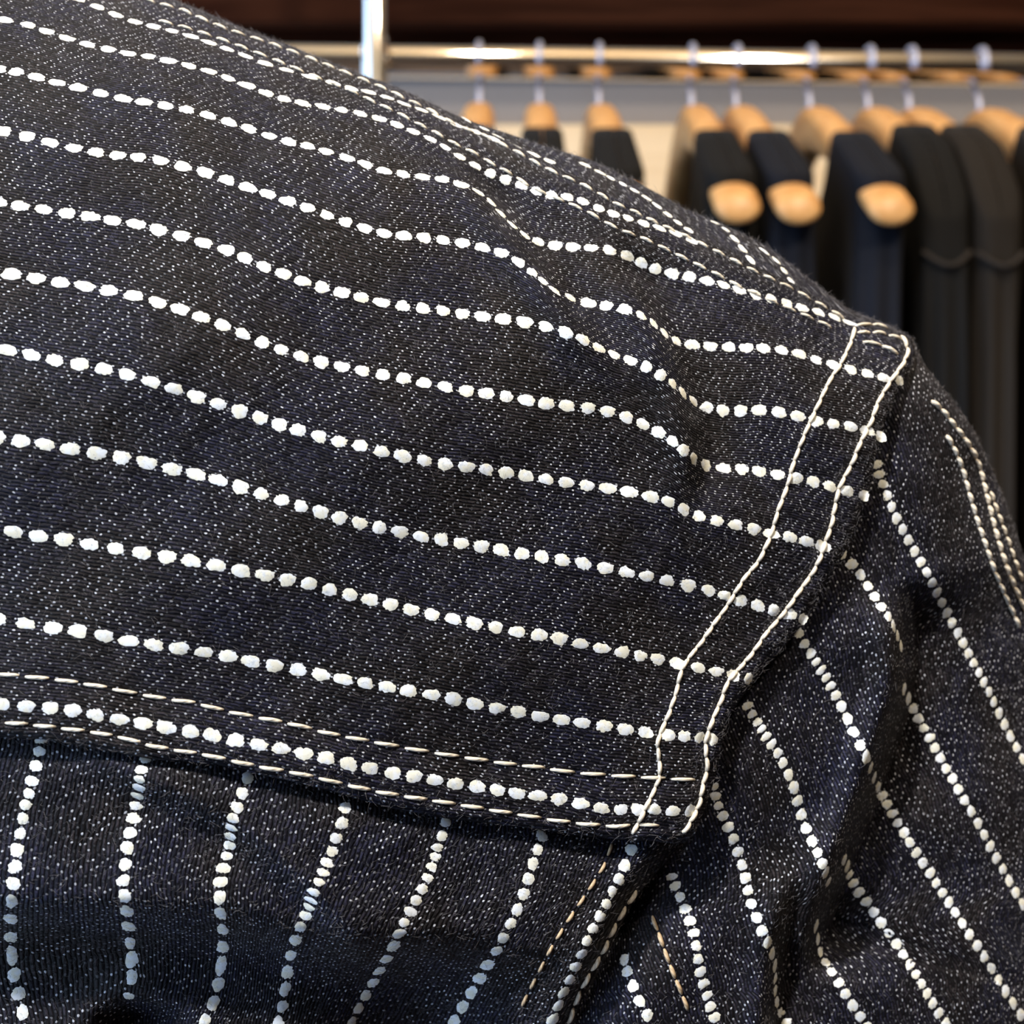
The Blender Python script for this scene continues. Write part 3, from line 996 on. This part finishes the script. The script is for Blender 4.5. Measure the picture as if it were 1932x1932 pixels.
def hanger_hw(y):
    return 0.0142 + 0.0026 * np.minimum(1, np.abs(y) / 0.2) ** 1.5


def hanger_meshes(k_len=1.0):
    ysn = np.concatenate([[-0.2222, -0.2217, -0.2205, -0.2182, -0.214], np.linspace(-0.2, 0.2, 45), [0.214, 0.2182, 0.2205, 0.2217, 0.2222]])
    cap = np.interp(np.abs(ysn), [0, 0.2, 0.214, 0.2182, 0.2205, 0.2217, 0.2222], [1, 1, 1, 0.95, 0.80, 0.50, 0.02])
    V_, n = [], 20
    for y, c in zip(ysn, cap):
        a = min(1, abs(y) / 0.2)
        hw = hanger_hw(y)
        y = y * k_len
        hh = (0.0225 - 0.0108 * a ** 0.8)
        zc = -HUMP - drop(y) - hh
        for k in range(n):
            t = 2 * math.pi * k / n
            ca, sa = math.cos(t), math.sin(t)
            ex = 0.72 + 0.28 * a ** 2
            V_.append((hw * c * math.copysign(abs(ca) ** ex, ca), y, zc + hh * c * math.copysign(abs(sa) ** ex, sa)))
    fs = []
    m = len(ysn)
    for i in range(m - 1):
        for k in range(n):
            k2 = (k + 1) % n
            fs.append((i * n + k, i * n + k2, (i + 1) * n + k2, (i + 1) * n + k))
    fs.append(tuple(range(n - 1, -1, -1)))
    fs.append(tuple((m - 1) * n + k for k in range(n)))
    r = RR + 0.0027
    path = [(0, 0.0, -HUMP - 0.006), (0, 0.0, -HUMP + 0.004), (0, 0.0005, -0.029), (0, 0.004, -0.0225)]
    for a in np.linspace(-52, 205, 16):
        t = math.radians(a)
        path.append((0, (r + 0.0012 * (a < 0)) * math.cos(t), (r + 0.0012 * (a < 0)) * math.sin(t)))
    hv, hf, huv = tube(path, 0.0027, 10)
    return (V_, fs), (hv, hf)


(HV, HF), (KV, KF) = hanger_meshes()
HV2 = hanger_meshes(0.72)[0][0]


def garment_mesh(style, seed):
    g = np.random.default_rng(seed)
    na, nr = 72, 34
    ends = 0.204 if style == 'strap' else 0.190
    ang = np.linspace(0, 2 * math.pi, na, endpoint=False)
    cy = np.cos(ang)
    ex = 0.30
    y0 = ends * np.sign(cy) * np.abs(cy) ** ex
    y0 = np.where(np.abs(cy) < 0.75, ends * cy / 0.75 * 0.917, ends * np.sign(cy) * (0.917 + 0.083 * np.clip((np.abs(cy) - 0.75) / 0.25, 0, 1) ** 0.5))
    sx = np.sign(np.sin(ang)) * np.clip(np.abs(np.sin(ang)) / 0.66, 0, 1) ** 0.6
    neck = 0.124 if style == 'strap' else 0.112
    top = -HUMP - drop(np.minimum(np.abs(y0), 0.222 if style == 'strap' else 0.160)) + 0.007
    if style != 'strap':
        e = np.clip((np.abs(y0) - 0.146) / 0.044, 0, 1)
        top = top - 0.060 * e ** 2 + 0.003 * (1 - e)
    nk = np.clip(np.abs(y0) / neck, 0, 1)
    top = np.where(np.abs(y0) < neck, -HUMP - drop(neck) + 0.007 - 0.060 * (1 - nk ** 4), top)
    rows = []
    lev = np.r_[0, 0.0004, 0.0025, 0.006, 0.012, 0.03, np.geomspace(0.045, 0.85, nr - 6)]
    phs = g.uniform(0, 6.28, 4)
    hwy = np.minimum(hanger_hw(y0 / (1.0 if style == 'strap' else 0.72)) + 0.0014, 0.0183)
    for i, l in enumerate(lev):
        hw = np.interp(l, [0, 0.0004, 0.0025, 0.006, 0.012], [0.02, 0.70, 0.93, 1.0, 1.0]) * hwy
        hw = hw + (np.interp(l, [0.3, 0.85], [0.0165, 0.018]) - hwy) * sm(0.05, 0.3, l)
        z = np.maximum(top - l, -0.95)
        amp = np.interp(l, [0, 0.03, 0.06, 0.3, 0.85], [0, 0, 0.001, 0.0035, 0.005])
        y = y0 * np.interp(l, [0, 0.05, 0.25, 0.85], [1.0, 1.0, 0.96, 1.0])
        y = y + np.interp(l, [0, 0.05, 0.4], [0, 0.001, 0.006]) * np.sin(z * 9 + phs[2])
        y = y + np.interp(l, [0.02, 0.12, 0.5], [0, 0.004, 0.008] if style == 'strap' else [0, 0.006, 0.013]) * np.sin(hw * sx * 420 + phs[3]) * np.sign(y0)
        x = hw * sx + amp * (np.sin(y * 55 + phs[0] + z * 2) + 0.6 * np.sin(y * 110 + phs[1] - z * 3))
        x = np.clip(x, -0.0183, 0.0183)
        rows.append(np.stack([x, y, z], 1))
    Vv = np.concatenate(rows)
    fs = []
    for i in range(len(lev) - 1):
        for k in range(na):
            k2 = (k + 1) % na
            fs.append((i * na + k, (i + 1) * na + k, (i + 1) * na + k2, i * na + k2))
    return Vv, fs


def cloth_dark(name, c):
    n = NT(name)
    tc = n.t.nodes.new('ShaderNodeTexCoord').outputs['Object']
    a = n.noise(tc, 900, 2)
    n.set(Base_Color=n.mix(a, tuple(x * 0.7 for x in c), tuple(x * 1.3 for x in c)), Roughness=0.8)
    n.b.inputs['Specular IOR Level'].default_value = 0.15
    n.b.inputs['Sheen Weight'].default_value = 0.02
    return n.mat


M_BLACK = cloth_dark('black_cloth', (0.0036, 0.0032, 0.0030))
M_NAVY = cloth_dark('navy_denim', (0.0038, 0.0046, 0.0085))
M_BROWN = cloth_dark('faded_brown_black_cloth', (0.012, 0.0090, 0.0066))
M_BROWN2 = cloth_dark('grey_brown_cloth', (0.022, 0.0175, 0.0145))

SPOTS = [(905, 'strap', M_BLACK), (1018, 'strap', M_BLACK), (1130, 'strap', M_BLACK), (1305, 'strap', M_BLACK), (1389, 'strap', M_NAVY),
         (1528, 'strap', M_NAVY), (1638, 'sleeved', M_BLACK), (1716, 'sleeved', M_BROWN), (1848, 'sleeved', M_BROWN2), (1955, 'sleeved', M_BLACK)]
H_LAB = ['wooden hanger nearest the upright post, mostly hidden behind the jacket shoulder',
         'second wooden hanger from the post, above a pointed black shoulder',
         'third wooden hanger from the post, with its rounded end just over the jacket shoulder',
         'fourth wooden hanger from the post, its bare end the leftmost bright oval',
         'fifth wooden hanger from the post, its bare end the middle bright oval',
         'sixth wooden hanger from the post, its bare end the rightmost bright oval',
         'seventh wooden hanger from the post, its arm covered by cloth',
         'eighth wooden hanger from the post, close to the seventh',
         'pale lit wooden hanger by the right edge, ninth from the post',
         'last wooden hanger, cut off by the right edge']
G_LAB = ['black garment on the first hanger from the post, mostly hidden by the jacket',
         'black garment with a pointed shoulder on the second hanger from the post',
         'black garment on the third hanger, above the jacket shoulder',
         'black garment on the fourth hanger, under the leftmost bright hanger end',
         'navy garment on the fifth hanger, under the middle bright hanger end',
         'navy garment on the sixth hanger, under the rightmost bright hanger end',
         'black sleeved garment covering the arm of the seventh hanger',
         'brownish black sleeved garment on the eighth hanger',
         'brownish black sleeved garment on the pale hanger by the right edge',
         'black garment on the last hanger, cut off by the right edge']
gm = {}
hb, hk = {}, None
for i, (px, style, mat) in enumerate(SPOTS):
    x = (px - 966) / F * 1.0
    c = rail_at(x)
    rz = math.radians(random.uniform(-0.8, 0.8))
    tilt = 0.0
    h = empty('wooden_hanger', c)
    h.rotation_euler = (0, tilt, rz)
    tag(h, H_LAB[i], 'hanger', 'wooden hangers on the rail')
    if style not in hb:
        hb[style] = new_mesh('hanger_body', HV if style == 'strap' else HV2, HF, M_HANGER, h)
    else:
        o = hb[style].copy()
        COL.objects.link(o)
        o.parent = h
    if hk is None:
        hk = new_mesh('hook', KV, KF, M_STEEL, h)
    else:
        o = hk.copy()
        COL.objects.link(o)
        o.parent = h
    g = empty('hanging_garment', c)
    g.rotation_euler = (0, tilt, rz)
    tag(g, G_LAB[i], 'garment', 'dark garments on the rail')
    gv, gf = garment_mesh(style, 100 + i)
    new_mesh('garment_body', gv, gf, mat, g)
    if style == 'sleeved':
        # sleeve seam band round the shoulder end
        pts = []
        for t in np.linspace(0, 1, 14):
            pts.append((-0.0175 + 0.035 * t, -0.186 - 0.008 * math.sin(t * math.pi), -HUMP - 0.172 - 0.012 * math.sin(t * math.pi)))
        v, f, uv = tube(pts, 0.0022, 6)
        new_mesh('sleeve_seam', v, f, M_BROWN2, g)
